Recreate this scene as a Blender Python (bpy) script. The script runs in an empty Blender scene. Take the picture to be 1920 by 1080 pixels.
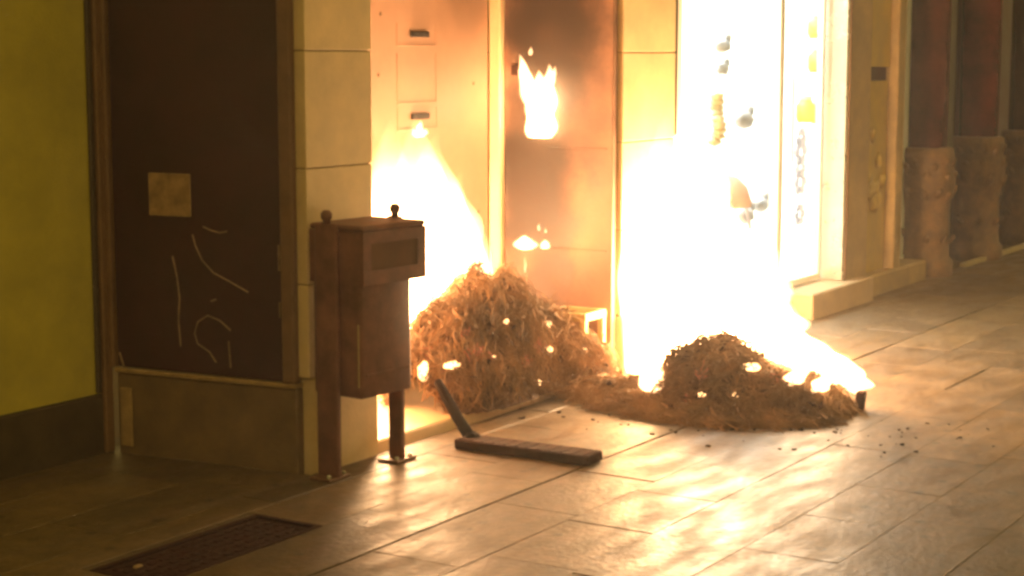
import bpy, bmesh, math, random
from mathutils import Vector, Matrix, noise
random.seed(7)
S = bpy.context.scene
C = S.collection

# ------------------------------------------------------------------ camera
# world axes: X runs along the facade away from the camera, Y into the buildings, Z up
cam_d = bpy.data.cameras.new('camera')
cam = bpy.data.objects.new('camera', cam_d); C.objects.link(cam)
cam.location = (-5.231, -4.159, 1.6)
a, p = math.radians(32.1197), math.radians(7.5946)
fwd = Vector((math.cos(a)*math.cos(p), math.sin(a)*math.cos(p), -math.sin(p)))
cam.rotation_euler = fwd.to_track_quat('-Z', 'Y').to_euler()
cam_d.sensor_width = 36; cam_d.lens = 3300/1920*36
cam_d.clip_start = 0.1; cam_d.clip_end = 300
S.camera = cam

# ------------------------------------------------------------------ night sky, exposure
W = bpy.data.worlds.new('World'); S.world = W; W.use_nodes = True
wn = W.node_tree.nodes; wl = W.node_tree.links
bg = wn['Background']
bg.inputs['Color'].default_value = (1.0, 0.71, 0.19, 1)      # sodium glow of the town on a night sky
bg.inputs['Strength'].default_value = 0.56
S.view_settings.view_transform = 'Standard'
try: S.view_settings.look = 'None'
except Exception: pass
S.view_settings.exposure = 0.0
S.view_settings.gamma = 1.0
S.view_settings.use_curve_mapping = False
S.cycles.use_denoising = True
S.cycles.max_bounces = 6
S.cycles.sample_clamp_indirect = 3.0
S.cycles.filter_width = 3.0
HAZE = 0.0058

# ------------------------------------------------------------------ materials
def newmat(name):
    m = bpy.data.materials.new(name); m.use_nodes = True
    return m, m.node_tree.nodes, m.node_tree.links, m.node_tree.nodes['Principled BSDF']

def mat(name, col, rough=.7, var=.25, scale=6., bump=.15, bscale=60., metal=0., rvar=.1, objrand=0., stain=None, spec=.5):
    """stone / paint / metal with mottled colour, uneven gloss and fine relief"""
    m, n, l, b = newmat(name)
    tc = n.new('ShaderNodeTexCoord'); 
    nz = n.new('ShaderNodeTexNoise'); nz.inputs['Scale'].default_value = scale; nz.inputs['Detail'].default_value = 8; nz.inputs['Roughness'].default_value = .65
    l.new(tc.outputs['Object'], nz.inputs['Vector'])
    rp = n.new('ShaderNodeMapRange'); rp.inputs[1].default_value = .3; rp.inputs[2].default_value = .7
    rp.inputs[3].default_value = 1-var; rp.inputs[4].default_value = 1+var
    l.new(nz.outputs['Fac'], rp.inputs[0])
    val = rp.outputs[0]
    if objrand:
        oi = n.new('ShaderNodeObjectInfo')
        r2 = n.new('ShaderNodeMapRange'); r2.inputs[3].default_value = 1-objrand; r2.inputs[4].default_value = 1+objrand
        l.new(oi.outputs['Random'], r2.inputs[0])
        mu = n.new('ShaderNodeMath'); mu.operation = 'MULTIPLY'; l.new(val, mu.inputs[0]); l.new(r2.outputs[0], mu.inputs[1]); val = mu.outputs[0]
    sc = n.new('ShaderNodeVectorMath'); sc.operation = 'SCALE'; sc.inputs[0].default_value = col; l.new(val, sc.inputs['Scale'])
    colout = sc.outputs[0]
    if stain: colout = stain(n, l, tc, colout)
    l.new(colout, b.inputs['Base Color'])
    b.inputs['Metallic'].default_value = metal
    b.inputs['Specular IOR Level'].default_value = spec
    rr = n.new('ShaderNodeMapRange'); rr.inputs[1].default_value = .3; rr.inputs[2].default_value = .7
    rr.inputs[3].default_value = max(.03, rough-rvar); rr.inputs[4].default_value = min(1, rough+rvar)
    l.new(nz.outputs['Fac'], rr.inputs[0]); l.new(rr.outputs[0], b.inputs['Roughness'])
    if bump:
        n2 = n.new('ShaderNodeTexNoise'); n2.inputs['Scale'].default_value = bscale; n2.inputs['Detail'].default_value = 5
        l.new(tc.outputs['Object'], n2.inputs['Vector'])
        bp = n.new('ShaderNodeBump'); bp.inputs['Strength'].default_value = bump; bp.inputs['Distance'].default_value = .01
        l.new(n2.outputs['Fac'], bp.inputs['Height']); l.new(bp.outputs[0], b.inputs['Normal'])
    return m

def soot_patch(patches, sootcol=(.026,.013,.006)):
    """soot smears left by earlier flames: soft ellipses of black with ragged edges, in object coordinates (centre, radii, strength)"""
    def f(n, l, tc, colout):
        nz = n.new('ShaderNodeTexNoise'); nz.inputs['Scale'].default_value = 5; nz.inputs['Detail'].default_value = 6
        l.new(tc.outputs['Object'], nz.inputs['Vector'])
        for (c, r, s) in patches:
            mp = n.new('ShaderNodeMapping'); mp.vector_type = 'POINT'
            mp.inputs['Scale'].default_value = [1/q for q in r]; mp.inputs['Location'].default_value = [-ci/q for ci, q in zip(c, r)]
            l.new(tc.outputs['Object'], mp.inputs[0])
            ln = n.new('ShaderNodeVectorMath'); ln.operation = 'LENGTH'; l.new(mp.outputs[0], ln.inputs[0])
            ad = n.new('ShaderNodeMath'); ad.operation = 'MULTIPLY_ADD'; l.new(nz.outputs['Fac'], ad.inputs[0]); ad.inputs[1].default_value = .7; l.new(ln.outputs['Value'], ad.inputs[2])
            mr = n.new('ShaderNodeMapRange'); mr.interpolation_type = 'SMOOTHSTEP'
            mr.inputs[1].default_value = .7; mr.inputs[2].default_value = 1.45; mr.inputs[3].default_value = s; mr.inputs[4].default_value = 0
            l.new(ad.outputs[0], mr.inputs[0])
            mx = n.new('ShaderNodeMix'); mx.data_type = 'RGBA'; l.new(mr.outputs[0], mx.inputs[0]); l.new(colout, mx.inputs[6]); mx.inputs[7].default_value = (*sootcol, 1)
            colout = mx.outputs[2]
        return colout
    return f

def emis(name, col, strength):
    m, n, l, b = newmat(name); n.remove(b)
    e = n.new('ShaderNodeEmission'); e.inputs[0].default_value = (*col, 1); e.inputs[1].default_value = strength
    l.new(e.outputs[0], n['Material Output'].inputs['Surface']); return m

def flame_mat(name, col, per_metre, tip=1.):
    """burning gas: light is given off evenly through the body of the flame, so thin edges are dimmer and redder"""
    m, n, l, b = newmat(name); n.remove(b)
    e = n.new('ShaderNodeEmission'); e.inputs[0].default_value = (*col, 1); e.inputs[1].default_value = per_metre
    if tip < 1:      # thinner, cooler gas towards the tips
        tc = n.new('ShaderNodeTexCoord'); sx = n.new('ShaderNodeSeparateXYZ'); l.new(tc.outputs['Generated'], sx.inputs[0])
        mr = n.new('ShaderNodeMapRange'); mr.interpolation_type = 'SMOOTHSTEP'
        mr.inputs[1].default_value = .35; mr.inputs[2].default_value = 1.; mr.inputs[3].default_value = per_metre; mr.inputs[4].default_value = per_metre*tip
        l.new(sx.outputs['Z'], mr.inputs[0]); l.new(mr.outputs[0], e.inputs[1])
    l.new(e.outputs[0], n['Material Output'].inputs['Volume']); return m

M = {}
M['mustard'] = mat('mustard_render', (.52,.43,.06), .85, .2, 3, .25, 90)
M['skirting'] = mat('dark_skirting_stone', (.075,.05,.03), .5, .3, 8)
M['cream'] = mat('cream_stone', (.62,.46,.24), .75, .14, 5, .2, 80, objrand=.06)
M['joint'] = mat('dark_joint', (.28,.2,.1), .9)
M['wallback'] = mat('plain_render', (.45,.34,.2), .85)
M['doormetal'] = mat('pinkish_cream_door_paint', (.46,.26,.165), .55, .12, 4, .08, 40,
    stain=soot_patch([((2.1,.735,.62),(.14,.2,.10),.5),((2.2,.735,1.95),(.25,.2,.35),.25)]))
M['reveal'] = mat('scorched_cream_panel', (.33,.165,.098), .6, .22, 5, .12, 50,
    stain=soot_patch([((2.372,.40,2.15),(.4,.46,.85),.97),((2.372,.38,1.75),(.4,.34,.5),.8),((2.372,.50,.92),(.4,.34,.62),.95),((2.372,.44,1.3),(.4,.3,.6),.75),((2.372,.20,1.35),(.4,.24,.5),.45),((2.372,.545,1.53),(.3,.06,.10),.6),((2.372,.48,.3),(.4,.35,.45),.7)]))
M['trim'] = mat('pale_trim_paint', (.72,.5,.28), .5, .1)
M['slot'] = mat('black_slot', (.015,.008,.004), .6)
M['reddoor'] = mat('dark_red_metal_door', (.036,.0065,.0052), .5, .4, 3, .1, 30)
M['doorframe'] = mat('brown_door_frame', (.17,.09,.04), .55, .25)
M['plinth'] = mat('brown_plinth_stone', (.165,.10,.04), .7, .3, 6, .3, 50)
M['edge'] = mat('pale_edge', (.34,.22,.09), .5, .3, 14)  # pale mottled tone for threshold, plinth strip and bin corner
M['plate'] = mat('faded_sign_plate', (.32,.2,.09), .5, .5, 14, 0)
M['scrawl_highlight'] = mat('pale_scrawl_highlight', (.23,.145,.09), .7, .5, 12, 0)  # scrawl colour, also used for the painted highlights on the jamb
M['binpaint'] = mat('reddish_brown_bin_paint', (.165,.068,.05), .55, .5, 7, .1, 60, spec=.4)
M['binpost'] = mat('brown_bin_post', (.16,.075,.04), .5, .3)
M['bindark'] = mat('bin_inside', (.13,.06,.038), .8)
M['straw'] = mat('singed_straw', (.27,.152,.072), .85, .7, 4, 0, objrand=.1)
M['straw_dark'] = mat('charred_straw_core', (.09,.045,.022), .9, .5, 8, .5, 40)
M['char'] = mat('charred_wood', (.045,.018,.011), .9, .5, 12, .5, 50, spec=.15)
M['soot'] = mat('sooted_wood', (.014,.008,.005), .95, .5, 12, .5, 50, spec=.05)
M['crate'] = mat('pale_crate_wood', (.62,.45,.2), .6, .25, 8)
M['iron'] = mat('cast_iron_cover', (.035,.012,.008), .8, .4, 10, .3, 60, spec=.12)
M['stepstone'] = mat('shop_step_stone', (.42,.29,.16), .6, .2, 7, .2, 60)
M['shopwhite'] = mat('shop_white_paint', (.82,.82,.78), .6, .03)
M['shopmetal'] = mat('brushed_shop_frame', (.6,.58,.5), .28, .1, 3, .05, 30, metal=.6)
M['pilpaint'] = mat('olive_cream_pilaster', (.33,.22,.085), .6, .3, 5, .2, 40)
M['pilyellow'] = mat('ochre_pilaster_panel', (.5,.34,.07), .6, .2, 5, .15, 40)
M['carved'] = mat('carved_tan_stone', (.150,.082,.032), .6, .45, 9, .5, 35)
M['col_red'] = mat('polished_dark_red_marble', (.12,.02,.015), .2, .5, 5, .03, 30, rvar=.06)
M['col_maroon'] = mat('polished_brown_marble', (.07,.022,.014), .2, .5, 5, .03, 30, rvar=.06)
M['col_green'] = mat('dark_green_stone', (.065,.062,.03), .35, .4, 5, .1, 30)
M['col_grey'] = mat('grey_green_stone', (.13,.12,.075), .45, .3, 5, .1, 30)
M['darkwood'] = mat('dark_brown_wood', (.06,.022,.011), .5, .4, 4, .2, 30)
M['kerb'] = mat('pale_kerb_strip', (.42,.32,.16), .5, .25)

# wet paving stone
def paving(name, col):
    m, n, l, b = newmat(name)
    tc = n.new('ShaderNodeTexCoord'); ge = n.new('ShaderNodeNewGeometry')
    oi = n.new('ShaderNodeObjectInfo')
    n1 = n.new('ShaderNodeTexNoise'); n1.inputs['Scale'].default_value = 3.2; n1.inputs['Detail'].default_value = 9; n1.inputs['Roughness'].default_value = .7
    l.new(ge.outputs['Position'], n1.inputs['Vector'])
    r1 = n.new('ShaderNodeMapRange'); r1.inputs[1].default_value=.3; r1.inputs[2].default_value=.7; r1.inputs[3].default_value=.6; r1.inputs[4].default_value=1.4; l.new(n1.outputs['Fac'], r1.inputs[0])
    r2 = n.new('ShaderNodeMapRange'); r2.inputs[3].default_value=.72; r2.inputs[4].default_value=1.25; l.new(oi.outputs['Random'], r2.inputs[0])
    mu = n.new('ShaderNodeMath'); mu.operation='MULTIPLY'; l.new(r1.outputs[0], mu.inputs[0]); l.new(r2.outputs[0], mu.inputs[1])
    sc = n.new('ShaderNodeVectorMath'); sc.operation='SCALE'; sc.inputs[0].default_value=col; l.new(mu.outputs[0], sc.inputs['Scale']); 
    vo = n.new('ShaderNodeTexVoronoi'); vo.inputs['Scale'].default_value=7; l.new(ge.outputs['Position'], vo.inputs['Vector'])
    vr = n.new('ShaderNodeMapRange'); vr.inputs[1].default_value=.10; vr.inputs[2].default_value=.16; vr.inputs[3].default_value=.5; vr.inputs[4].default_value=1; l.new(vo.outputs['Distance'], vr.inputs[0])
    n4 = n.new('ShaderNodeTexNoise'); n4.inputs['Scale'].default_value=14; n4.inputs['Detail'].default_value=10; n4.inputs['Roughness'].default_value=.8; l.new(ge.outputs['Position'], n4.inputs['Vector'])
    r4 = n.new('ShaderNodeMapRange'); r4.inputs[1].default_value=.35; r4.inputs[2].default_value=.6; r4.inputs[3].default_value=.65; r4.inputs[4].default_value=1.1; l.new(n4.outputs['Fac'], r4.inputs[0])
    m4 = n.new('ShaderNodeMath'); m4.operation='MULTIPLY'; l.new(vr.outputs[0], m4.inputs[0]); l.new(r4.outputs[0], m4.inputs[1])
    s4 = n.new('ShaderNodeVectorMath'); s4.operation='SCALE'; l.new(sc.outputs[0], s4.inputs[0]); l.new(m4.outputs[0], s4.inputs['Scale']); l.new(s4.outputs[0], b.inputs['Base Color'])
    # trodden, damp sheen: streaks along the stone
    mp = n.new('ShaderNodeMapping'); mp.inputs['Scale'].default_value=(2.2,6,1); l.new(ge.outputs['Position'], mp.inputs[0])
    n3 = n.new('ShaderNodeTexNoise'); n3.inputs['Scale'].default_value=1.6; n3.inputs['Detail'].default_value=6; l.new(mp.outputs[0], n3.inputs['Vector'])
    r3 = n.new('ShaderNodeMapRange'); r3.inputs[1].default_value=.35; r3.inputs[2].default_value=.65; r3.inputs[3].default_value=.42; r3.inputs[4].default_value=.62; l.new(n3.outputs['Fac'], r3.inputs[0])
    l.new(r3.outputs[0], b.inputs['Roughness'])
    b.inputs['Specular IOR Level'].default_value=.6
    n2 = n.new('ShaderNodeTexNoise'); n2.inputs['Scale'].default_value=34; n2.inputs['Detail'].default_value=6; l.new(ge.outputs['Position'], n2.inputs['Vector'])
    bp = n.new('ShaderNodeBump'); bp.inputs['Strength'].default_value=.28; bp.inputs['Distance'].default_value=.012; l.new(n2.outputs['Fac'], bp.inputs['Height']); l.new(bp.outputs[0], b.inputs['Normal'])
    return m
M['paving'] = paving('damp_paving_stone', (.125,.077,.033))
M['ground'] = mat('dark_bedding', (.115,.07,.032), .8, .3, 5)

# glass
def glass(name):
    m, n, l, b = newmat(name); n.remove(b)
    t = n.new('ShaderNodeBsdfTransparent'); t.inputs[0].default_value=(.93,.95,.93,1)
    g = n.new('ShaderNodeBsdfGlossy'); g.inputs['Roughness'].default_value=.03
    f = n.new('ShaderNodeFresnel'); f.inputs[0].default_value=1.5
    x = n.new('ShaderNodeMixShader'); 
    gm = n.new('ShaderNodeNewGeometry'); sb_ = n.new('ShaderNodeMath'); sb_.operation='SUBTRACT'; sb_.inputs[0].default_value=1; l.new(gm.outputs['Backfacing'], sb_.inputs[1])
    mu = n.new('ShaderNodeMath'); mu.operation='MULTIPLY'; l.new(f.outputs[0], mu.inputs[0]); l.new(sb_.outputs[0], mu.inputs[1]); l.new(mu.outputs[0], x.inputs[0]); l.new(t.outputs[0], x.inputs[1]); l.new(g.outputs[0], x.inputs[2])
    l.new(x.outputs[0], n['Material Output'].inputs['Surface']); return m
M['glass'] = glass('window_glass')
FIRE = (1.0, .58, .27)
M['flame'] = flame_mat('flame', FIRE, 40, .06)
M['flame_small'] = flame_mat('small_flame', FIRE, 130)
M['ember'] = emis('glowing_ember', (1,.55,.22), 5)
M['ember_red'] = emis('dull_red_ember', (1,.22,.10), .55)
M['lampwhite'] = emis('shop_lamp', (1,.97,.88), 60)

# ------------------------------------------------------------------ mesh helpers
class MB:
    def __init__(s): s.bm = bmesh.new()
    def box(s, x0, x1, y0, y1, z0, z1, bevel=0., seg=1, mtx=None):
        t = bmesh.new(); bmesh.ops.create_cube(t, size=1)
        bmesh.ops.scale(t, vec=(x1-x0, y1-y0, z1-z0), verts=t.verts)
        if bevel: bmesh.ops.bevel(t, geom=t.edges[:], offset=bevel, segments=seg, affect='EDGES', profile=.5)
        bmesh.ops.translate(t, vec=((x0+x1)/2, (y0+y1)/2, (z0+z1)/2), verts=t.verts)
        s._add(t, mtx); return s
    def lathe(s, prof, seg=20, c=(0,0,0), wob=0., seed=0, mtx=None, sx=1., sy=1.):
        t = bmesh.new(); rings = []
        for (r, z) in prof:
            ring = []
            for i in range(seg):
                th = 2*math.pi*i/seg
                rr = r*(1+wob*noise.noise(Vector((math.cos(th)*2+seed, math.sin(th)*2, z*6+seed))))
                ring.append(t.verts.new((c[0]+sx*rr*math.cos(th), c[1]+sy*rr*math.sin(th), c[2]+z)))
            rings.append(ring)
        for q in range(len(rings)-1):
            for i in range(seg):
                j = (i+1) % seg
                t.faces.new((rings[q][i], rings[q][j], rings[q+1][j], rings[q+1][i]))
        t.faces.new(rings[0][::-1]); t.faces.new(rings[-1])
        s._add(t, mtx); return s
    def tube(s, pts, r, seg=6, taper=1.):
        t = bmesh.new(); pts = [Vector(q) for q in pts]; rings = []
        for k, q in enumerate(pts):
            d = (pts[min(k+1,len(pts)-1)]-pts[max(k-1,0)]).normalized()
            u = d.orthogonal().normalized() if abs(d.z) > .95 else d.cross(Vector((0,0,1))).normalized()
            v = d.cross(u)
            rr = r*(1+(taper-1)*k/max(1,len(pts)-1))
            rings.append([t.verts.new(q+u*rr*math.cos(2*math.pi*i/seg)+v*rr*math.sin(2*math.pi*i/seg)) for i in range(seg)])
        for k in range(len(rings)-1):
            for i in range(seg):
                j=(i+1)%seg; t.faces.new((rings[k][i], rings[k][j], rings[k+1][j], rings[k+1][i]))
        t.faces.new(rings[0][::-1]); t.faces.new(rings[-1])
        s._add(t); return s
    def blob(s, c, r, wob=.25, seed=0, sub=2, mtx=None):
        t = bmesh.new(); bmesh.ops.create_icosphere(t, subdivisions=sub, radius=1)
        for v in t.verts:
            k = 1+wob*noise.noise(v.co*1.7+Vector((seed, seed*.7, 0)))
            v.co = Vector((v.co.x*r[0]*k, v.co.y*r[1]*k, v.co.z*r[2]*k))
        if mtx: bmesh.ops.transform(t, matrix=mtx, verts=t.verts)
        bmesh.ops.translate(t, vec=c, verts=t.verts); s._add(t); return s
    def _add(s, t, mtx=None):
        if mtx is not None: bmesh.ops.transform(t, matrix=mtx, verts=t.verts)
        bmesh.ops.recalc_face_normals(t, faces=t.faces)
        me = bpy.data.meshes.new('tmp'); t.to_mesh(me); t.free(); s.bm.from_mesh(me); bpy.data.meshes.remove(me)
    def build(s, name, m, parent=None, smooth=False, kind=None):
        me = bpy.data.meshes.new(name); s.bm.to_mesh(me); s.bm.free()
        if smooth:
            for f in me.polygons: f.use_smooth = True
        me.materials.append(M[m] if isinstance(m, str) else m)
        o = bpy.data.objects.new(name, me); C.objects.link(o)
        if parent: o.parent = parent
        if kind: o['kind'] = kind
        return o

def thing(name, label, cat, loc=(0,0,0), group=None):
    o = bpy.data.objects.new(name, None); C.objects.link(o); o.location = loc
    o.empty_display_size = .1
    o['label'] = label; o['category'] = cat
    if group: o['group'] = group
    return o

# ------------------------------------------------------------------ ground
g = MB(); g.box(-30, 40, -30, 8, -.3, -.014)
ground = g.build('ground', 'ground'); ground['kind'] = 'structure'
pave = bpy.data.objects.new('pavement', None); C.objects.link(pave); pave['kind'] = 'structure'
slab_mesh = {}
def slab(L, Wd):
    key = (round(L,2), round(Wd,2))
    if key not in slab_mesh:
        b = bmesh.new(); bmesh.ops.create_cube(b, size=1); bmesh.ops.scale(b, vec=(key[0], key[1], .05), verts=b.verts)
        bmesh.ops.bevel(b, geom=[e for e in b.edges if all(v.co.z > 0 for v in e.verts)], offset=.002, segments=1, affect='EDGES')
        me = bpy.data.meshes.new('paving_stone'); b.to_mesh(me); b.free(); me.materials.append(M['paving']); slab_mesh[key] = me
    return slab_mesh[key]
rows = [.985, .655, .325, -.005, -.17, -.50, -.83, -1.17, -1.5, -1.83, -2.16, -2.49, -2.82, -3.15]
for k in range(len(rows)-1):
    y1, y0 = rows[k], rows[k+1]
    gap = .014 if abs(y0+.83) < .01 else .0035
    x = -3.2 if y1 > -.8 else (-2.2 if y1 > -1.4 else -1.2)
    xe = 10.2 if y0 < -.01 else -.075
    if y0 < -1.4: xe = 7.5
    if y0 < -2.2: xe = 3.5
    x -= random.random()*.4
    while x < xe:
        L = random.choice([.5,.58,.66,.74])
        if y0 > -.01: L = min(L, -.06-x)
        spans = [(x, x+L)]
        if abs(y1+.17) < .01 and x+L > -1.43 and x < -.61:       # leave room for the iron cover
            spans = [q for q in ((x, min(x+L,-1.424)), (max(x,-.616), x+L)) if q[1]-q[0] > .03]
        for (xa, xb) in spans:
            o = bpy.data.objects.new('paving_stone', slab(xb-xa-.003, y1-y0-gap)); C.objects.link(o); o.parent = pave
            o.location = ((xa+xb)/2, (y0+y1+gap)/2, -.025+random.uniform(-.002,.0005))
            o.rotation_euler = (random.gauss(0,.0025), random.gauss(0,.0025), 0)
        x += max(L,.03)
o = bpy.data.objects.new('paving_stone', slab(.804, .034)); C.objects.link(o); o.parent = pave; o.location = (-1.02,-.190,-.0255)

cov = thing('access_cover', 'dark rectangular iron access cover let into the pavement in front of the mustard wall', 'manhole cover', (-1.02,-.345,0))
fr = MB()
fr.box(-.40,.40,-.155,-.135,-.05,.002); fr.box(-.40,.40,.115,.135,-.05,.002); fr.box(-.40,-.38,-.135,.115,-.05,.002); fr.box(.38,.40,-.135,.115,-.05,.002)
fr.build('frame', 'iron', cov)
lid = MB(); lid.box(-.374,.374,-.13,.11,-.05,-.004,.004)
for i in range(14):
    for j in range(5):
        lid.box(-.35+i*.052, -.325+i*.052, -.115+j*.045, -.095+j*.045, -.006, -.001)
lid.build('lid', 'iron', cov)
lk = MB(); lk.box(-.30,-.27,.03,.05,-.006,.004,.003); lk.build('lifting_key_plate', 'plate', cov)

# ------------------------------------------------------------------ mustard building on the left
lb = thing('building', 'mustard yellow rendered wall with a dark skirting, set back at the left', 'building', (-1.6,.95,0))
b = MB(); b.box(-4.4, 1.42, 0, .35, .243, 4.2); b.build('wall', 'mustard', lb)
b = MB(); b.box(-4.4, 1.405, -.018, .34, -.05, .24, .006); b.build('skirting', 'skirting', lb)
b = MB(); b.box(1.385, 1.432, -.035, -.003, .0, 4.2, .006); b.build('corner_trim', 'doorframe', lb)
b = MB(); b.box(1.36, 1.384, -.02, -.003, .25, 4.2, .004); b.build('downpipe', 'skirting', lb)

# ------------------------------------------------------------------ cream corner building
B = thing('building', 'cream stone building front with a scorched doorway recess between two pilasters', 'building')
def blocks(x0, x1, y0, y1, zs, name='stone_block'):
    for z0, z1 in zip(zs[:-1], zs[1:]):
        b = MB(); b.box(x0, x1, y0+random.uniform(0,.003), y1, z0+.0025, z1-.0025, .003); b.build(name, 'cream', B)
    b = MB(); b.box(x0+.01, x1-.01, y0+.012, y1-.01, zs[0], zs[-1]); b.build('mortar_core', 'joint', B)
zs = [.37, .73, 1.17, 1.61, 2.05, 2.49, 2.93]
blocks(-.055, .36, 0, .5, zs)
b = MB(); b.box(-.03, .36, -.018, .5, -.05, .368, .008); b.build('pilaster_base', 'cream', B)
zs2 = [.30, .73, 1.165, 1.605, 2.05, 2.49, 2.93]
blocks(2.42, 2.985, 0, .9, zs2)
b = MB(); b.box(2.42, 2.985, -.02, .9, -.05, .298, .008); b.build('pilaster_base', 'cream', B)
b = MB(); b.box(-.055, 2.985, 0.0, 1.1, 2.935, 4.2); b.build('upper_wall', 'wallback', B)
b = MB(); b.box(.36, 2.42, .1, .8, 2.62, 2.93); b.build('lintel', 'wallback', B)
# side return carrying the dark red door: local s runs from the back corner to the front corner
P0 = Vector((-.172,.948,0)); P1 = Vector((-.065,.0,0)); e = (P1-P0).normalized(); nn = Vector((e.y,-e.x,0))
if nn.x > 0: nn = -nn
RM = Matrix(((e.x, nn.x, 0, P0.x), (e.y, nn.y, 0, P0.y), (0,0,1,0), (0,0,0,1)))    # (s, out, z)
b = MB(); b.box(.02,.93,-.16,-.032,.37,4.2, mtx=RM); b.build('return_wall', 'wallback', B)
b = MB(); b.box(.05,.905,-.2,.0,-.05,.328,.006, mtx=RM); b.build('return_plinth', 'plinth', B)
b = MB(); b.box(.045,.905,-.1,.012,.330,.348,.004, mtx=RM); b.build('threshold', 'edge', B)
b = MB(); b.box(.072,.128,.002,.014,.03,.27,.004, mtx=RM); b.build('plinth_strip', 'edge', B)
dj = MB(); dj.box(.846,.905,-.03,.016,.35,4.2,.006, mtx=RM); dj.build('door_jamb', 'doorframe', B)
dj = MB(); dj.box(.012,.05,-.03,.02,.35,4.2,.006, mtx=RM); dj.build('door_jamb', 'doorframe', B)
sd = MB(); sd.box(.053,.842,-.028,-.006,.352,2.6,.004, mtx=RM)
side_door = sd.build('door', 'reddoor', B)
side_door['label'] = 'dark red metal door with a square plate and pale scrawls'
pl = MB(); pl.box(.232,.432,-.005,.003,.968,1.137,.003, mtx=RM); pl.build('sign_plate', 'plate', side_door)
for L in [[(.483,.934),(.52,.921),(.562,.913),(.595,.92)],[(.432,.901),(.446,.856),(.475,.803),(.528,.755),(.602,.726),(.687,.689)],
          [(.334,.812),(.352,.74),(.364,.645),(.356,.56),(.363,.454)],[(.602,.534),(.553,.569),(.494,.586),(.448,.558),(.431,.512),(.445,.471),(.5,.443),(.531,.403)],
          [(.513,.644),(.538,.652)],[(.083,.347),(.062,.409)],[(.591,.492),(.598,.387)]]:
    st = MB(); st.tube([RM @ Vector((s_, -.005, z_)) for s_, z_ in L], .0042, 5); st.build('scrawl', 'scrawl_highlight', side_door)
for z0,z1 in ((.60,.66),(.78,.88)):
    hb = MB(); hb.box(.828,.838,-.005,.003,z0,z1,.002,mtx=RM); hb.build('jamb_highlight', 'scrawl_highlight', side_door)  # pale strips painting the bright highlights along the door jamb

# doorway recess: door at the back, scorched reveal at the far side
b = MB(); b.box(.36, 2.44, .02, .80, -.05, .042, .008); b.build('door_sill', 'trim', B)
b = MB(); b.box(.36, .42, .5, .8, .04, 2.7); b.build('recess_wall', 'wallback', B)
d = MB(); d.box(.42, 2.335, .735, .78, .045, 2.65, .004)
door = d.build('door', 'doormetal', B); door['label'] = 'wide cream metal door with letter slots, lit by the fire'
for (zc) in (1.69, 1.30):
    s_ = MB(); s_.box(1.655, 1.80, .722, .734, zc-.014, zc+.014, .003); s_.build('letter_slot', 'slot', door)
for (z0, z1) in ((1.632, 1.74), (1.235, 1.345), (1.36, 1.60)):
    f_ = MB(); x0, x1, w = 1.545, 1.875, .009
    f_.box(x0, x1, .732, .736, z0, z0+w, .001); f_.box(x0, x0+w, .732, .736, z0+w, z1, .001); f_.box(x1-w, x1, .732, .736, z0+w, z1, .002)
    f_.build('slot_frame', 'doormetal', door)
for (x_, z_) in ((1.40,1.5),(2.2,1.45),(2.24,.80),(1.42,1.78)):
    f_ = MB(); f_.blob((x_, .735, z_), (.010,.006,.010), 0, 0, 1); f_.build('screw_head', 'doorframe', door)
rv = MB(); rv.box(2.372, 2.418, .03, .66, .045, 2.65, .004); reveal = rv.build('scorched_panel', 'reveal', B)
rv = MB(); rv.box(2.336, 2.416, .664, .733, .045, 2.65, .008); rv.build('door_post', 'trim', B)
rv = MB(); rv.box(2.366, 2.3735, .06, .40, 1.128, 1.136, .002); rv.build('panel_bead', 'reveal', reveal)
rv = MB(); rv.box(2.366, 2.3735, .06, .40, .622, .629, .002); rv.build('panel_bead', 'reveal', reveal)
rv = MB(); rv.box(2.355, 2.371, .57, .61, 1.49, 1.54, .004); rv.build('doorbell', 'char', reveal)

# ------------------------------------------------------------------ lit shop
SH = thing('shop', 'lit shop with a blown-out white window and a stone doorstep', 'shop', (4.2,.15,0))
def sb(name, m, *bx, bevel=.004):
    b = MB()
    for q in bx: b.box(q[0]-4.2, q[1]-4.2, q[2]-.15, q[3]-.15, q[4], q[5], bevel)
    return b.build(name, m, SH)
sb('floor', 'shopwhite', (2.99,7.4,.18,3.2,-.05,.152))
sb('stall_riser', 'cream', (2.99,4.64,.06,.20,-.05,.158))
doorstep = sb('doorstep', 'stepstone', (4.655,5.68,-.10,.185,-.05,.155), bevel=.008)
sb('ceiling', 'shopwhite', (2.99,7.4,.12,3.2,2.7,2.8), bevel=0)
sb('back_wall', 'shopwhite', (2.99,7.4,3.0,3.2,.155,2.7), bevel=0)
sb('side_wall', 'shopwhite', (2.988,3.03,.92,3.0,.155,2.7), bevel=0); sb('side_wall', 'shopwhite', (7.3,7.4,.3,3.0,.155,2.7), bevel=0)
sb('front_wall', 'shopwhite', (5.4,7.3,.192,.215,.155,2.7), bevel=0)
sb('fascia', 'wallback', (2.99,5.37,.02,.3,2.5,4.2), bevel=0)
fr = sb('window_frame', 'shopwhite', (2.988,3.02,.03,.19,.16,2.5),(3.02,4.6,.13,.17,.16,.20),(3.02,5.30,.13,.17,2.44,2.5),(4.60,4.635,.12,.18,.16,2.44))
sb('dark_seal', 'slot', (2.986,2.999,-.006,.02,1.18,2.5))
sb('window_post', 'shopwhite', (3.02,3.26,.1,.19,.16,2.44))
gl = sb('window_pane', 'glass', (3.26,4.583,.146,.154,.202,2.438), bevel=0)
dr = sb('glass_door', 'shopwhite', (4.65,4.69,.13,.17,.165,2.43),(5.29,5.325,.13,.17,.165,2.43),(4.69,5.29,.13,.17,.165,.205),(4.69,5.29,.13,.17,2.38,2.43))
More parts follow.
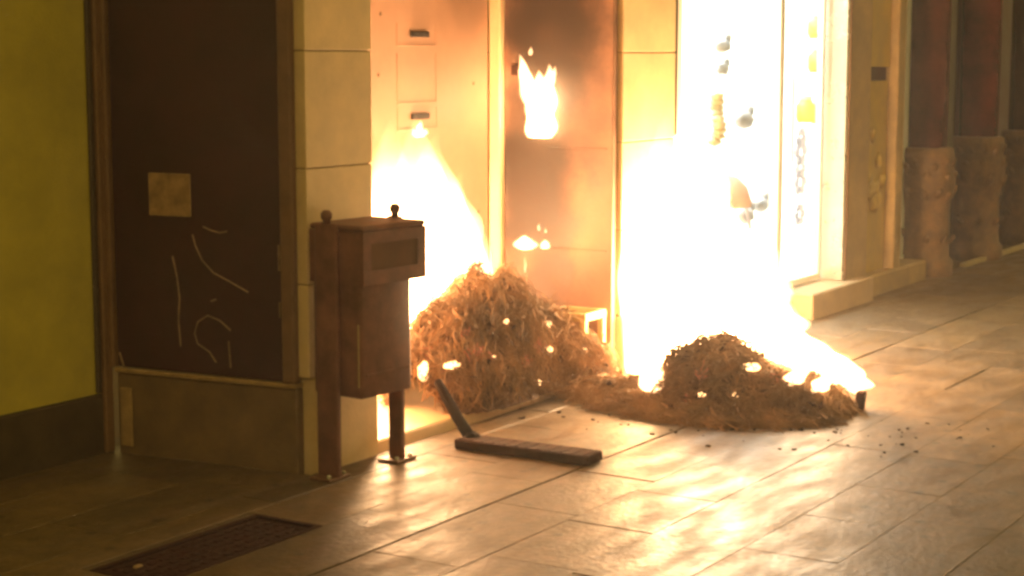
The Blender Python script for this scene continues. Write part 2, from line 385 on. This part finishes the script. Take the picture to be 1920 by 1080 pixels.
b = MB(); b.box(.49,1.09,-.004,.004,.206,2.379); b.build('pane', 'glass', dr)
b = MB(); b.tube([(.53,-.06,.95),(.53,-.06,1.45)], .012, 8); b.build('door_handle', 'shopwhite', dr)
jamb = sb('jamb_panel', 'shopmetal', (5.36,5.395,-.004,.165,.157,2.5))
for x in (3.6, 4.6, 5.6, 6.6):
    for y in (.9, 2.0):
        b = MB(); b.box(x-4.2-.28, x-4.2+.28, y-.15-.28, y-.15+.28, 2.66, 2.695, .006); o = b.build('ceiling_lamp', 'lampwhite', SH)

# goods seen faintly through the glare
def good(name, label, cat, x, y, z): return thing(name, label, cat, (x,y,z), 'goods hanging and standing in the lit shop')
M['tan'] = mat('pale_tan_cloth', (.62,.50,.30), .7, .3); M['peach'] = mat('peach_shade', (.60,.36,.26), .6, .2)
M['dgrey'] = mat('dark_grey_goods', (.30,.32,.36), .6, .3); M['orange'] = mat('orange_goods', (.55,.24,.04), .5, .2); M['yellowg'] = mat('yellow_goods', (.55,.48,.05), .5, .2)
M['lilac'] = mat('lilac_grey_goods', (.40,.38,.45), .6, .3)
gd = good('stand_lamp', 'peach mushroom-shaped lamp shade on a thin stand in the shop window', 'lamp', 4.72,.55,.155)
b = MB(); b.lathe([(.13,0),(.13,.02),(.02,.03),(.016,.5),(.02,.56)],16); b.build('stand','peach',gd,True)
b = MB(); b.lathe([(.185,.50),(.19,.53),(.16,.62),(.10,.68),(.03,.70)],20); b.build('lamp_shade','peach',gd,True)
b = MB(); b.tube([(.17,-.02,.60),(.24,-.05,.52),(.28,-.06,.40),(.30,-.06,.34)],.012,6); b.build('arm','lilac',gd,True)
gd = good('hanging_garland', 'pale tan twisted garland hanging in the shop window', 'garland', 4.65,.55,1.03)
b = MB(); 
for i in range(9): b.blob((.03*math.sin(i*1.3), .02*math.cos(i), .03+i*.035), (.075,.045,.03), .3, i, 1)
b.build('strand','tan',gd,True)
b = MB(); b.tube([(0,0,.32),(0,0,1.4)],.003,5); b.build('cord','lilac',gd)
def bird(x,y,z,label,s=1.,r=0):
    gd = good('hanging_ornament', label, 'ornament', x,y,z)
    b = MB(); b.blob((0,0,0),(.07*s,.03*s,.035*s),.3,r,2); b.blob((.05*s,0,.035*s),(.03*s,.02*s,.03*s),.2,r+2,1); b.build('body','dgrey',gd,True)
    b = MB(); b.tube([(0,0,.03*s),(0,0,.03+.1)],.003,5); b.build('cord','dgrey',gd)
bird(4.705,.55,1.645,'small dark ornament hanging highest in the shop window',1.3,1)
bird(4.711,.55,1.505,'small dark ornament hanging above the tan garland',1.1,4)
bird(5.036,.55,1.18,'dark green-grey ornament hanging right of the tan garland',1.6,8)
bird(5.08,.55,.57,'dark ornament low down beside the peach lamp',1.5,11)
bird(5.332,.55,.62,'dark ornament right of the peach lamp, next to the low one',1.4,15)
gd = good('hanging_banner', 'column of lilac grey rosettes hanging near the right edge of the shop window', 'banner', 5.89,.52-.0,.45)
M0 = gd
for i,(z,s) in enumerate(((.07,1.1),(.29,1.3),(.38,1.1),(.50,1.4),(.58,1.1))):
    b = MB(); 
    for k in range(6): b.blob((.05*s*math.cos(k*1.05),0,z+.05*s*math.sin(k*1.05)),(.03*s,.015,.03*s),.2,k,1)
    b.build('rosette','lilac',gd,True)
b = MB(); b.tube([(0,.012,0),(0,.012,.7)],.004,5); b.build('cord','lilac',gd)
for (x,z,m,l) in ((6.135,1.70,'orange','orange jar hanging at the top right of the shop window'),(6.148,1.47,'orange','orange jar hanging below the topmost one in the shop window'),(6.21,1.12,'yellowg','bright yellow jar at the right edge of the shop window'),(5.909,1.14,'yellowg','small yellow jar left of the bright yellow one')):
    s = .75 if x < 6 else 1
    gd = good('jar', l, 'jar', x,.5,z)
    b = MB(); b.lathe([(.07*s,0),(.085*s,.03),(.085*s,.11),(.05*s,.15)],14); b.build('body',m,gd,True)
    b = MB(); b.lathe([(.055*s,.15),(.055*s,.175)],12); b.build('lid','tan',gd)
    b = MB(); b.tube([(0,0,.175),(0,0,.9)],.003,5); b.build('cord','lilac',gd)

# ------------------------------------------------------------------ old shopfront with columns on the right
K = thing('shopfront', 'dark old shopfront with glossy columns on carved pedestals at the far right', 'shopfront', (8,.1,0))
def kb(name, m, *bx, bevel=.006, parent=None):
    b = MB()
    for q in bx: b.box(q[0]-8, q[1]-8, q[2]-.1, q[3]-.1, q[4], q[5], bevel)
    return b.build(name, m, parent or K)
kb('pilaster', 'pilpaint', (5.42,5.80,-.0,.188,.0,4.2))
kb('pilaster_edge', 'doorframe', (5.397,5.418,-.012,.185,.0,4.2))
kb('pilaster_panel', 'pilyellow', (5.803,6.28,.05,.188,1.51,4.2))
kb('panel_recess', 'darkwood', (5.803,6.28,.075,.188,1.42,1.507))
kb('lower_panel', 'pilyellow', (5.803,6.28,.06,.188,.0,1.417))
kb('pilaster_bead', 'pilpaint', (6.283,6.42,-.01,.188,.0,4.2))
for i in range(16):
    orn = MB(); orn.blob((6.02-8+random.gauss(0,.10), .05-.1, .58+abs(random.gauss(0,.14))), (.05,.03,.055), .5, i, 1)
    orn.build('carved_boss', 'pilyellow', K, True)
kb('base_block', 'pilpaint', (5.44,6.9,-.035,.185,-.05,.14), bevel=.012)
kb('back_wall', 'darkwood', (6.43,16,.45,.6,-.05,4.2))
kb('plinth_course', 'darkwood', (8.92,16,.28,.45,-.05,.35))
kb('kerb_strip', 'kerb', (7.75,16,-.05,.0,-.05,.03))
# wall strips between the columns
kb('door_leaf', 'col_maroon', (6.47,7.05,.36,.445,.0,4.2)); kb('stone_strip', 'col_green', (7.5,7.95,.28,.44,.0,4.2)); kb('stone_strip', 'col_grey', (7.96,8.12,.2,.44,.0,4.2))
kb('door_leaf', 'darkwood', (8.9,9.6,.3,.445,.36,4.2)); kb('stone_strip', 'col_green', (6.425,6.46,.12,.44,.0,4.2))
def column(x, y, R, zt, m, seed):
    cb = MB(); cb.lathe([(R*.80,zt+.0),(R*.80,4.2)], 28, (x-8,y-.1,0)); c = cb.build('column', m, K, True)
    pb = MB(); prof=[(R*1.12,-.05),(R*1.14,.10),(R*1.0,.13),(R*.96,.2),(R*.94,zt*.52),(R*1.0,zt*.58),(R*1.12,zt*.68),(R*1.16,zt*.78),(R*1.02,zt*.88),(R*1.1,zt*.93),(R*1.05,zt),(R*.85,zt+.01)]
    pb.lathe(prof, 28, (x-8,y-.1,0), .02, seed); ped = pb.build('pedestal', 'carved', c, True)
    lf = MB(); rr = random.Random(seed)
    for row,(zz,n,s) in enumerate(((.66,11,1.),(.77,11,1.1),(.9,12,.85),(.3,8,.8))):
        for i in range(n):
            th = 2*math.pi*(i+.5*row)/n+rr.gauss(0,.08)
            q = R*1.06
            mt = Matrix.Rotation(th,4,'Z') @ Matrix.Rotation(.5,4,'Y')
            lf.blob((x-8+q*math.cos(th), y-.1+q*math.sin(th), zt*zz+rr.gauss(0,.02)), (.022*s,.036*s,.06*s), .5, i+seed, 1, mt)
    lf.build('carved_leaves', 'carved', c, True)
column(7.20, .10, .19, .92, 'col_maroon', 3)
column(8.42, .10, .19, .95, 'col_red', 11)
column(9.75, .10, .19, .95, 'col_maroon', 17)

# ------------------------------------------------------------------ litter bin
bn = thing('litter_bin', 'reddish brown metal litter bin slung between two posts in front of the pilaster', 'litter bin', (.127,-.12,0))
ax = math.atan2(-.033,.387)
RB = Matrix.Rotation(ax,4,'Z')
bd = MB(); bd.box(-.175,.118,-.146,.100,.315,.945,.016,3,RB); body = bd.build('body','binpaint',bn,True)
sm = MB(); sm.box(-.1775,-.168,-.136,-.128,.36,.60,.002,mtx=RB); sm.build('corner_highlight','edge',body)  # pale strip painting the highlight on the bin's front corner
sm = MB(); sm.box(-.15,.10,-.150,-.140,.40,.410,.002,mtx=RB); sm.build('fold','binpaint',body)
# hood: a box that juts out towards the street, with a letterbox opening in its front
hd = MB(); t_ = .004; y0,y1,z0,z1 = -.166,.106,.745,.968
hd.box(-.179,.182,y0,y1,.945,z1,.010,2,RB); hood = hd.build('hood','binpaint',bn)
for bx_ in ((-.179,.182,y0,y0+t_,z0,.800),(-.179,.182,y0,y0+t_,.900,.9445),(-.179,-.135,y0,y0+t_,.8005,.8995),(.135,.182,y0,y0+t_,.8005,.8995),(-.179,-.175,y0+.0045,y1,z0,.9445),(.178,.182,y0+.0045,y1,z0,.9445)):
    hp = MB(); hp.box(*bx_,mtx=RB); hp.build('hood_panel','binpaint',hood)
ins = MB(); ins.box(-.16,.16,-.157,-.148,.75,.94,mtx=RB); ins.build('liner','bindark',bn)
for sx in (-1, 1):
    q = RB @ Vector((sx*.192,.005 if sx < 0 else .0,0))
    wpost = .045 if sx < 0 else .03
    pb = MB(); pb.box(q.x-.012, q.x+.012, q.y-wpost*1.15, q.y+wpost*1.15, 0.008, .972, .006); post = pb.build('post','binpaint',bn)
    kb_ = MB(); kb_.lathe([(.015,.970),(.015,.985),(.021,.990),(.022,1.008),(.012,1.02)],16,(q.x,q.y,0)); kb_.build('knob','binpaint',post,True)
    bp_ = MB(); bp_.box(q.x-.065,q.x+.065,q.y-.05,q.y+.05,0.0,.012,.003); bp_.build('base_plate','binpost',post)
    if sx > 0:
        br_ = MB(); br_.box(.112,.179,-.02,.02,.52,.55,.003,mtx=RB); br_.build('bracket','binpost',post)
    for bx_,by_ in ((-.045,-.03),(.045,-.03)):
        bb_ = MB(); bb_.lathe([(.009,.012),(.009,.02),(.005,.024)],8,(q.x+bx_,q.y+by_,0)); bb_.build('bolt','shopmetal',post)

# ------------------------------------------------------------------ straw heaps
def straw_heap(name, label, loc, hbase, xr, yr, n, seed, flow, lens=(.05,.17)):
    def hfun(x, y):                                   # lumpy, slumped outline
        h = hbase(x, y)*.9
        return h*(1+.38*noise.noise(Vector((x*5.5+seed,y*5.5,seed)))+.2*noise.noise(Vector((x*13,y*13,seed)))) if h > 0 else 0
    root = thing(name, label, 'straw heap', loc, 'smouldering heaps in front of the building')
    rnd = random.Random(seed)
    # core: height field
    N = 34; bm = bmesh.new(); vv = []
    for i in range(N+1):
        row = []
        for j in range(N+1):
            x = xr[0]+(xr[1]-xr[0])*i/N; y = yr[0]+(yr[1]-yr[0])*j/N
            h = max(0,hfun(x,y)); k = .035*noise.noise(Vector((x*9,y*9,seed)))+.02*noise.noise(Vector((x*22,y*22,seed)))
            row.append(bm.verts.new((x,y,max(-.004,h*(1+1.5*k)+(k*.8 if h>.02 else 0)-.012))))
        vv.append(row)
    for i in range(N):
        for j in range(N):
            q = (vv[i][j],vv[i+1][j],vv[i+1][j+1],vv[i][j+1])
            if max(v.co.z for v in q) > -.003: bm.faces.new(q)
    t = MB(); t.bm.free(); t.bm = bm; core = t.build('core','straw_dark',root,True)
    # strands: thin bent slivers lying over the surface
    verts, faces = [], []
    made = 0
    while made < n:
        x = rnd.uniform(*xr); y = rnd.uniform(*yr); h = hfun(x,y)
        if h < .004: continue
        ep = .02
        gx = (hfun(x+ep,y)-hfun(x-ep,y))/(2*ep); gy = (hfun(x,y+ep)-hfun(x,y-ep))/(2*ep)
        nrm = Vector((-gx,-gy,1)).normalized()
        down = Vector((-gx,-gy,-(gx*gx+gy*gy))); 
        if down.length < .15: down = Vector((rnd.gauss(0,1),rnd.gauss(0,1),0))
        down.normalize()
        d = (down*flow+Vector((rnd.gauss(0,1),rnd.gauss(0,1),rnd.gauss(0,.5)))*(1-flow)); d = d-nrm*d.dot(nrm)*.75
        if d.length < 1e-4: continue
        d.normalize()
        L = rnd.uniform(*lens)*(1.5 if rnd.random()<.1 else 1); w = rnd.uniform(.0013,.0042)
        p0 = Vector((x,y,max(h,.004)))+nrm*(rnd.uniform(-.012,.022) if rnd.random() < .93 else rnd.uniform(.01,.05))
        side = d.cross(nrm).normalized(); bend = nrm*rnd.uniform(-.015,.03)+side*rnd.gauss(0,.02)
        base = len(verts); K_ = 3
        for k in range(K_+1):
            u = k/K_; q = p0+d*(L*(u-.5))+bend*(4*u*(1-u)-.5); ww = w*(1-.6*u)
            q.z = max(q.z,.003)
            verts += [q-side*ww, q+side*ww, q+nrm*ww*1.3]
        for k in range(K_):
            for (s0,s1) in ((0,1),(1,2),(2,0)):
                a0=base+k*3; b0=a0+3
                faces.append((a0+s0,a0+s1,b0+s1,b0+s0))
        made += 1
    me = bpy.data.meshes.new('straw'); me.from_pydata([tuple(v) for v in verts],[],faces); me.materials.append(M['straw'])
    o = bpy.data.objects.new('straw',me); C.objects.link(o); o.parent = root; o['kind'] = 'stuff'
    # flat burnt scraps of card and husk caught in the straw
    fl = MB(); k = 0
    while k < 170:
        x = rnd.uniform(*xr); y = rnd.uniform(*yr); h = hfun(x,y)
        if h < .03: continue
        L = rnd.uniform(.012,.04)
        mt = Matrix.Translation((x,y,h+rnd.uniform(-.005,.012))) @ Matrix.Rotation(rnd.uniform(0,3.1),4,'Z') @ Matrix.Rotation(rnd.gauss(0,.6),4,'X') @ Matrix.Rotation(rnd.gauss(0,.6),4,'Y')
        fl.box(-L,L,-L*rnd.uniform(.3,.8),L*.6,-.0015,.0015,0,mtx=mt); k += 1
    fl.build('burnt_scraps','char',root,kind='stuff')
    SURF[root.name] = hfun
    return root
SURF = {}

def bump2(x,y,cx,cy,rx,ry,h,rot=0.,pw=1.):
    dx,dy = x-cx,y-cy; c_,s_ = math.cos(rot),math.sin(rot); u=(dx*c_+dy*s_)/rx; v=(-dx*s_+dy*c_)/ry
    q = 1-u*u-v*v
    return h*q**pw if q>0 else 0
def smax(*v):
    return sum(q**3 for q in v)**(1/3)
hay_h = lambda x,y: max(smax(bump2(x,y,.06,.03,.54,.34,.48,0,.7), bump2(x,y,.40,-.06,.48,.33,.29,0,.8), bump2(x,y,-.24,-.05,.44,.31,.41,0,.75)), bump2(x,y,.25,-.12,.75,.22,.09,0,.8), bump2(x,y,.1,-.1,.74,.27,.012,0,.5))
hay = straw_heap('straw_heap', 'tall smouldering straw heap slumped in the doorway recess, right of the bin', (1.62,.30,.042), hay_h, (-.62,.85), (-.36,.40), 10500, 5, .62)
low_h = lambda x,y: max(smax(bump2(x,y,.0,.07,.34,.30,.285,.2,.8), bump2(x,y,.04,-.14,.32,.40,.19,.1,.7), bump2(x,y,.12,-.36,.2,.2,.10,0,.7)), bump2(x,y,-.05,.5,.26,.34,.06,0,.9), bump2(x,y,-.10,.0,.36,.58,.06,.1,.8), bump2(x,y,-.1,.05,.46,.75,.007,0,.5))
low = straw_heap('straw_heap', 'low spread-out burning straw heap on the paving, right of the tall heap', (1.98,-.78,.0), low_h, (-.62,.5), (-.85,1.0), 10500, 9, .35)
# ------------------------------------------------------------------ flames
def flame_mesh(mb, base, top, r, seed=0, lean=(0,0), ry=None, seg=16, rings=18, fat=.30):
    base, top = Vector(base), Vector(top); ry = ry or r
    t = bmesh.new(); R_ = []
    for k in range(rings+1):
        u = k/rings
        prof = math.sin(math.pi*min(1,(u*(1-fat*.2)+.06))**.62)**.8 if u < 1 else 0
        prof = max(prof, .02)
        cpt = base.lerp(top,u)+Vector((lean[0]*u*u, lean[1]*u*u, 0))+Vector((noise.noise(Vector((u*3,seed,0))), noise.noise(Vector((u*3,seed,9))),0))*r*.45*u
        ring=[]
        for i in range(seg):
            th=2*math.pi*i/seg
            kk = 1+.5*noise.noise(Vector((math.cos(th)*1.3+seed*3, math.sin(th)*1.3, u*3.2)))
            ring.append(t.verts.new(cpt+Vector((r*prof*kk*math.cos(th), ry*prof*kk*math.sin(th), 0))))
        R_.append(ring)
    for k in range(rings):
        for i in range(seg):
            j=(i+1)%seg; t.faces.new((R_[k][i],R_[k][j],R_[k+1][j],R_[k+1][i]))
    t.faces.new(R_[0][::-1]); t.faces.new(R_[-1])
    mb._add(t)
def fire(label, loc, tongues, m='flame', watts=0, lamp=(0,0,.4), radius=.12, col=(1,.63,.33), flat=1.):
    f = thing('fire', label, 'fire', loc, 'fires burning along the building front')
    for i,(bse,top,r,lean) in enumerate(tongues):
        mb = MB(); flame_mesh(mb, bse, top, r, seed=i+len(label), lean=lean, ry=r*flat); mb.build('flame', m, f, True)
    if watts:
        ld = bpy.data.lights.new('flame_light','POINT'); ld.energy = watts; ld.shadow_soft_size = radius; ld.color = col
        lo = bpy.data.objects.new('flame_light', ld); C.objects.link(lo); lo.parent = f; lo.location = lamp
    return f
fire('large white-hot fire in the doorway recess, between the bin and the tall straw heap', (1.3,.60,.05),
     [((-.22,0,.1),(-.22,.02,1.25),.28,(0,0)),((.0,.02,.1),(.03,.02,1.25),.28,(0,0)),((.2,.02,.2),(.24,.02,1.26),.30,(0,0)),((.40,.03,.25),(.44,.03,1.18),.26,(0,0)),((.62,.04,.25),(.66,.04,.98),.20,(0,0)),((.80,.05,.25),(.84,.05,.70),.13,(0,0)),((-.45,.0,.1),(-.42,.0,1.2),.26,(0,0)),((-.12,-.1,.1),(.0,-.05,.8),.22,(0,0))],
     watts=48, lamp=(.05,-.02,.5), flat=.5)
fire('biggest white-hot fire against the pilaster, between the doorway and the shop window', (2.85,-.16,.0),
     [((-.2,.02,.0),(-.18,.05,1.3),.24,(0,0)),((.05,0,.0),(.08,.05,1.3),.27,(0,0)),((.32,0,.0),(.30,.05,1.05),.26,(0,0)),((.6,-.02,.0),(.62,0,.8),.25,(0,0)),((-.40,.0,.0),(-.38,.04,1.2),.17,(0,0)),((-.34,-.12,.0),(-.3,-.06,.85),.2,(0,0)),((.2,-.2,.0),(.25,-.16,.75),.24,(0,0)),((.9,-.02,.0),(.93,0,.38),.18,(0,0)),((1.2,-.0,.0),(1.22,.02,.2),.14,(0,0))],
     watts=230, lamp=(-.1,-.2,.5))
hf = fire('bright flames licking along the right end of the low straw heap', (2.2,-1.05,.1),
     [],
     m='flame_small', watts=18, lamp=(.0,-.05,.3), radius=.1)
mb = MB(); mb.blob((.03,.02,.145),(.11,.26,.085),.7,4,4, Matrix.Rotation(.36,4,'X')); mb.blob((.03,-.18,.065),(.09,.15,.055),.7,9,4, Matrix.Rotation(.3,4,'X')); mb.blob((.08,.24,.2),(.12,.2,.13),.6,2,4); mb.build('flame','flame_small',hf,True)
fire('fork-topped flame burning high on the scorched panel of the doorway', (2.33,.42,1.18),
     [((0,.0,.0),(0,.01,.34),.07,(0,0)),((0,-.025,.1),(0,-.05,.37),.05,(0,0)),((0,.03,.14),(0,.125,.42),.045,(0,0)),((0,-.06,.26),(0,-.085,.36),.02,(0,0)),((0,.06,.41),(0,.055,.455),.011,(0,0)),((0,.035,.0),(0,.03,.28),.05,(0,0)),((0,-.035,.0),(0,-.03,.28),.05,(0,0))],
     m='flame_small', watts=4, lamp=(-.1,0,.2), radius=.06)
fire('pair of small bright burning drips low on the scorched panel', (2.35,.46,.61),
     [((0,.055,.0),(0,.06,.075),.055,(0,0)),((0,-.055,.01),(0,-.06,.06),.026,(0,0)),((0,-.02,.10),(0,-.02,.14),.009,(0,0)),((0,-.06,.09),(0,-.06,.12),.007,(0,0)),((0,.06,-.12),(0,.062,-.03),.006,(0,0))],
     m='flame_small', watts=0)
fire('tiny star-shaped flame under the lower letter slot of the door', (1.69,.71,1.20), [((0,0,.02),(.01,0,.085),.02,(0,0)),((-.02,0,0),(-.05,0,.05),.018,(0,0)),((.02,0,0),(.06,0,.045),.018,(0,0))], m='flame_small')

# glowing spots in the heaps
def on_front(parent, x, y, z):
    """where the heap's street side rises through height z at this x"""
    h = SURF[parent.name]; q = y-.5
    z = min(z, max(h(x, y-.5+k*.01) for k in range(90))*.93)
    while q < y+.4 and h(x, q) < z: q += .006
    return q, z
def ember(parent, pts, m, name='ember'):
    for i,(x,y,z,rx,ry,rz) in enumerate(pts):
        y, z = on_front(parent, x, y, z)
        mb = MB(); mb.blob((x,y-.012,z),(rx,ry,rz),.35,i*3.1,2); mb.build(name, m, parent, True)

ember(hay, [(-.52,-.10,.262,.055,.03,.017),(-.60,-.085,.172,.03,.025,.045),(-.27,-.215,.29,.022,.02,.018),(.285,-.175,.27,.03,.02,.022),(-.01,-.315,.05,.012,.012,.014),(-.31,-.262,.205,.017,.014,.014),(.15,-.2,.18,.016,.012,.014),(.42,-.2,.14,.018,.014,.012),(-.12,-.15,.34,.02,.015,.012)], 'ember')
def glow_straw(parent, pts, m):
    rr = random.Random(4)
    for (x,y,z,rx,ry,rz) in pts:
        y, z = on_front(parent, x, y, z)
        mb = MB()
        for k in range(13):
            c0 = Vector((x+rr.gauss(0,rx*.7), y-.012+rr.gauss(0,.006), z+rr.gauss(0,rz*.8))); d = Vector((rr.gauss(0,1),rr.gauss(0,.4),rr.gauss(-.3,.5))).normalized()*rr.uniform(.012,.03)
            mb.tube([c0-d, c0+Vector((0,-.004,.004)), c0+d], rr.uniform(.0012,.0024), 4, .5)
        mb.build('glowing_straw', m, parent, kind='stuff')
glow_straw(hay, [(-.535,-.16,.185,.05,.02,.016),(-.45,-.185,.235,.06,.02,.017),(-.36,-.25,.215,.045,.02,.013),(-.56,-.09,.30,.02,.02,.03),(-.42,-.07,.36,.03,.02,.012),(-.1,-.29,.16,.02,.015,.02),(.05,-.27,.2,.025,.015,.02)], 'ember_red')
ember(low, [(-.28,.02,.14,.02,.015,.012),(-.2,-.25,.10,.018,.015,.012),(-.02,-.32,.16,.025,.02,.014),(-.10,-.07,.215,.045,.04,.02),(.0,-.135,.222,.03,.03,.028)], 'ember')
glow_straw(low, [(-.33,.06,.10,.03,.03,.02),(-.24,.18,.21,.035,.03,.03),(-.10,-.16,.19,.03,.05,.02),(-.1,-.36,.16,.03,.05,.02),(-.3,-.05,.12,.02,.03,.015)], 'ember_red')
mb = MB(); flame_mesh(mb, (-.23,.25,.08), (-.21,.27,.24), .06, seed=3); mb.build('flame','flame_small',low,True)
mb = MB(); flame_mesh(mb, (-.05,-.34,.14), (-.02,-.40,.25), .05, seed=8); mb.build('flame','flame_small',low,True)
mb = MB(); flame_mesh(mb, (-.02,-.46,.12), (.0,-.50,.21), .045, seed=5); mb.build('flame','flame_small',low,True)
mb = MB(); mb.box(-.02,.02,-.02,.02,-.02,.095,.006, mtx=Matrix.Translation((.22,-.56,.0)) @ Matrix.Rotation(.12,4,'X')); mb.build('charred_stub','char',low)

# ------------------------------------------------------------------ charred plank, pole, crate
pk = thing('charred_plank', 'charred ribbed plank lying flat on the paving in front of the tall straw heap', 'plank', (.665,-.53,0))
pm = MB(); pm.box(-.062,.062,-.31,.31,.003,.042,.005, mtx=Matrix.Rotation(.03,4,'Z')); pm.build('board','char',pk)
for i in range(12):
    rb = MB(); rb.box(-.05,.05,-.006,.006,.0395,.0445,.002, mtx=Matrix.Rotation(.03,4,'Z') @ Matrix.Translation((0,-.285+i*.052,0))); rb.build('rib','char',pk)
po = thing('charred_pole', 'thin charred pole leaning from the end of the plank up to the tall straw heap', 'pole', (.69,-.22,0))
pm = MB(); pm.tube([(-.01,-.03,.03),(.05,.08,.10),(.10,.17,.17),(.13,.23,.22)], .026, 7, .75); pm.build('shaft','soot',po,True)
pm = MB(); pm.blob((-.012,-.035,.032),(.035,.04,.03),.3,2,2); pm.build('burnt_joint','soot',po,True)
cr = thing('crate', 'small pale wooden crate frame glowing in firelight beside the tall straw heap', 'crate', (2.22,.16,.043))
for (x,y) in ((-.09,-.11),(.09,-.11),(-.09,.11),(.09,.11)):
    q = MB(); q.box(x-.016,x+.016,y-.016,y+.016,0,.30,.003); q.build('post','crate',cr)
for (x0,x1,y0,y1) in ((-.105,.105,-.128,-.11),(-.105,.105,.11,.128),(-.108,-.09,-.11,.11),(.09,.108,-.11,.11)):
    for z in (.02,.262):
        q = MB(); q.box(x0,x1,y0,y1,z,z+.04,.003); q.build('rail','crate',cr)

sc_ = MB(); rr = random.Random(21)
for k in range(150):
    th = rr.uniform(0,6.283); q = rr.uniform(.5,1.5)
    x, y = -.1+.5*q*math.cos(th), -.05+.85*q*math.sin(th)
    if y > .70 or x > .22: continue
    L = rr.uniform(.003,.011)
    sc_.box(-L,L,-L*.5,L*.5,0,.002+L*.2,0,mtx=Matrix.Translation((x,y,.001)) @ Matrix.Rotation(rr.uniform(0,3.1),4,'Z') @ Matrix.Rotation(rr.gauss(0,.12),4,'X'))
sc_.build('charred_scraps','soot',low,kind='stuff')

# ------------------------------------------------------------------ haze box added for glow around the fires and softer contrast
hz = MB(); hz.box(-9, 20, -9, 7.5, -1.3, 4.6)
m_, n_, l_, b_ = newmat('haze'); n_.remove(b_)
pv = n_.new('ShaderNodeVolumePrincipled'); pv.inputs['Density'].default_value = HAZE; pv.inputs['Color'].default_value = (.85,.82,.78,1); pv.inputs['Anisotropy'].default_value = .65
l_.new(pv.outputs[0], n_['Material Output'].inputs['Volume'])
M['haze'] = m_
hzo = hz.build('haze','haze'); hzo['kind'] = 'stuff'
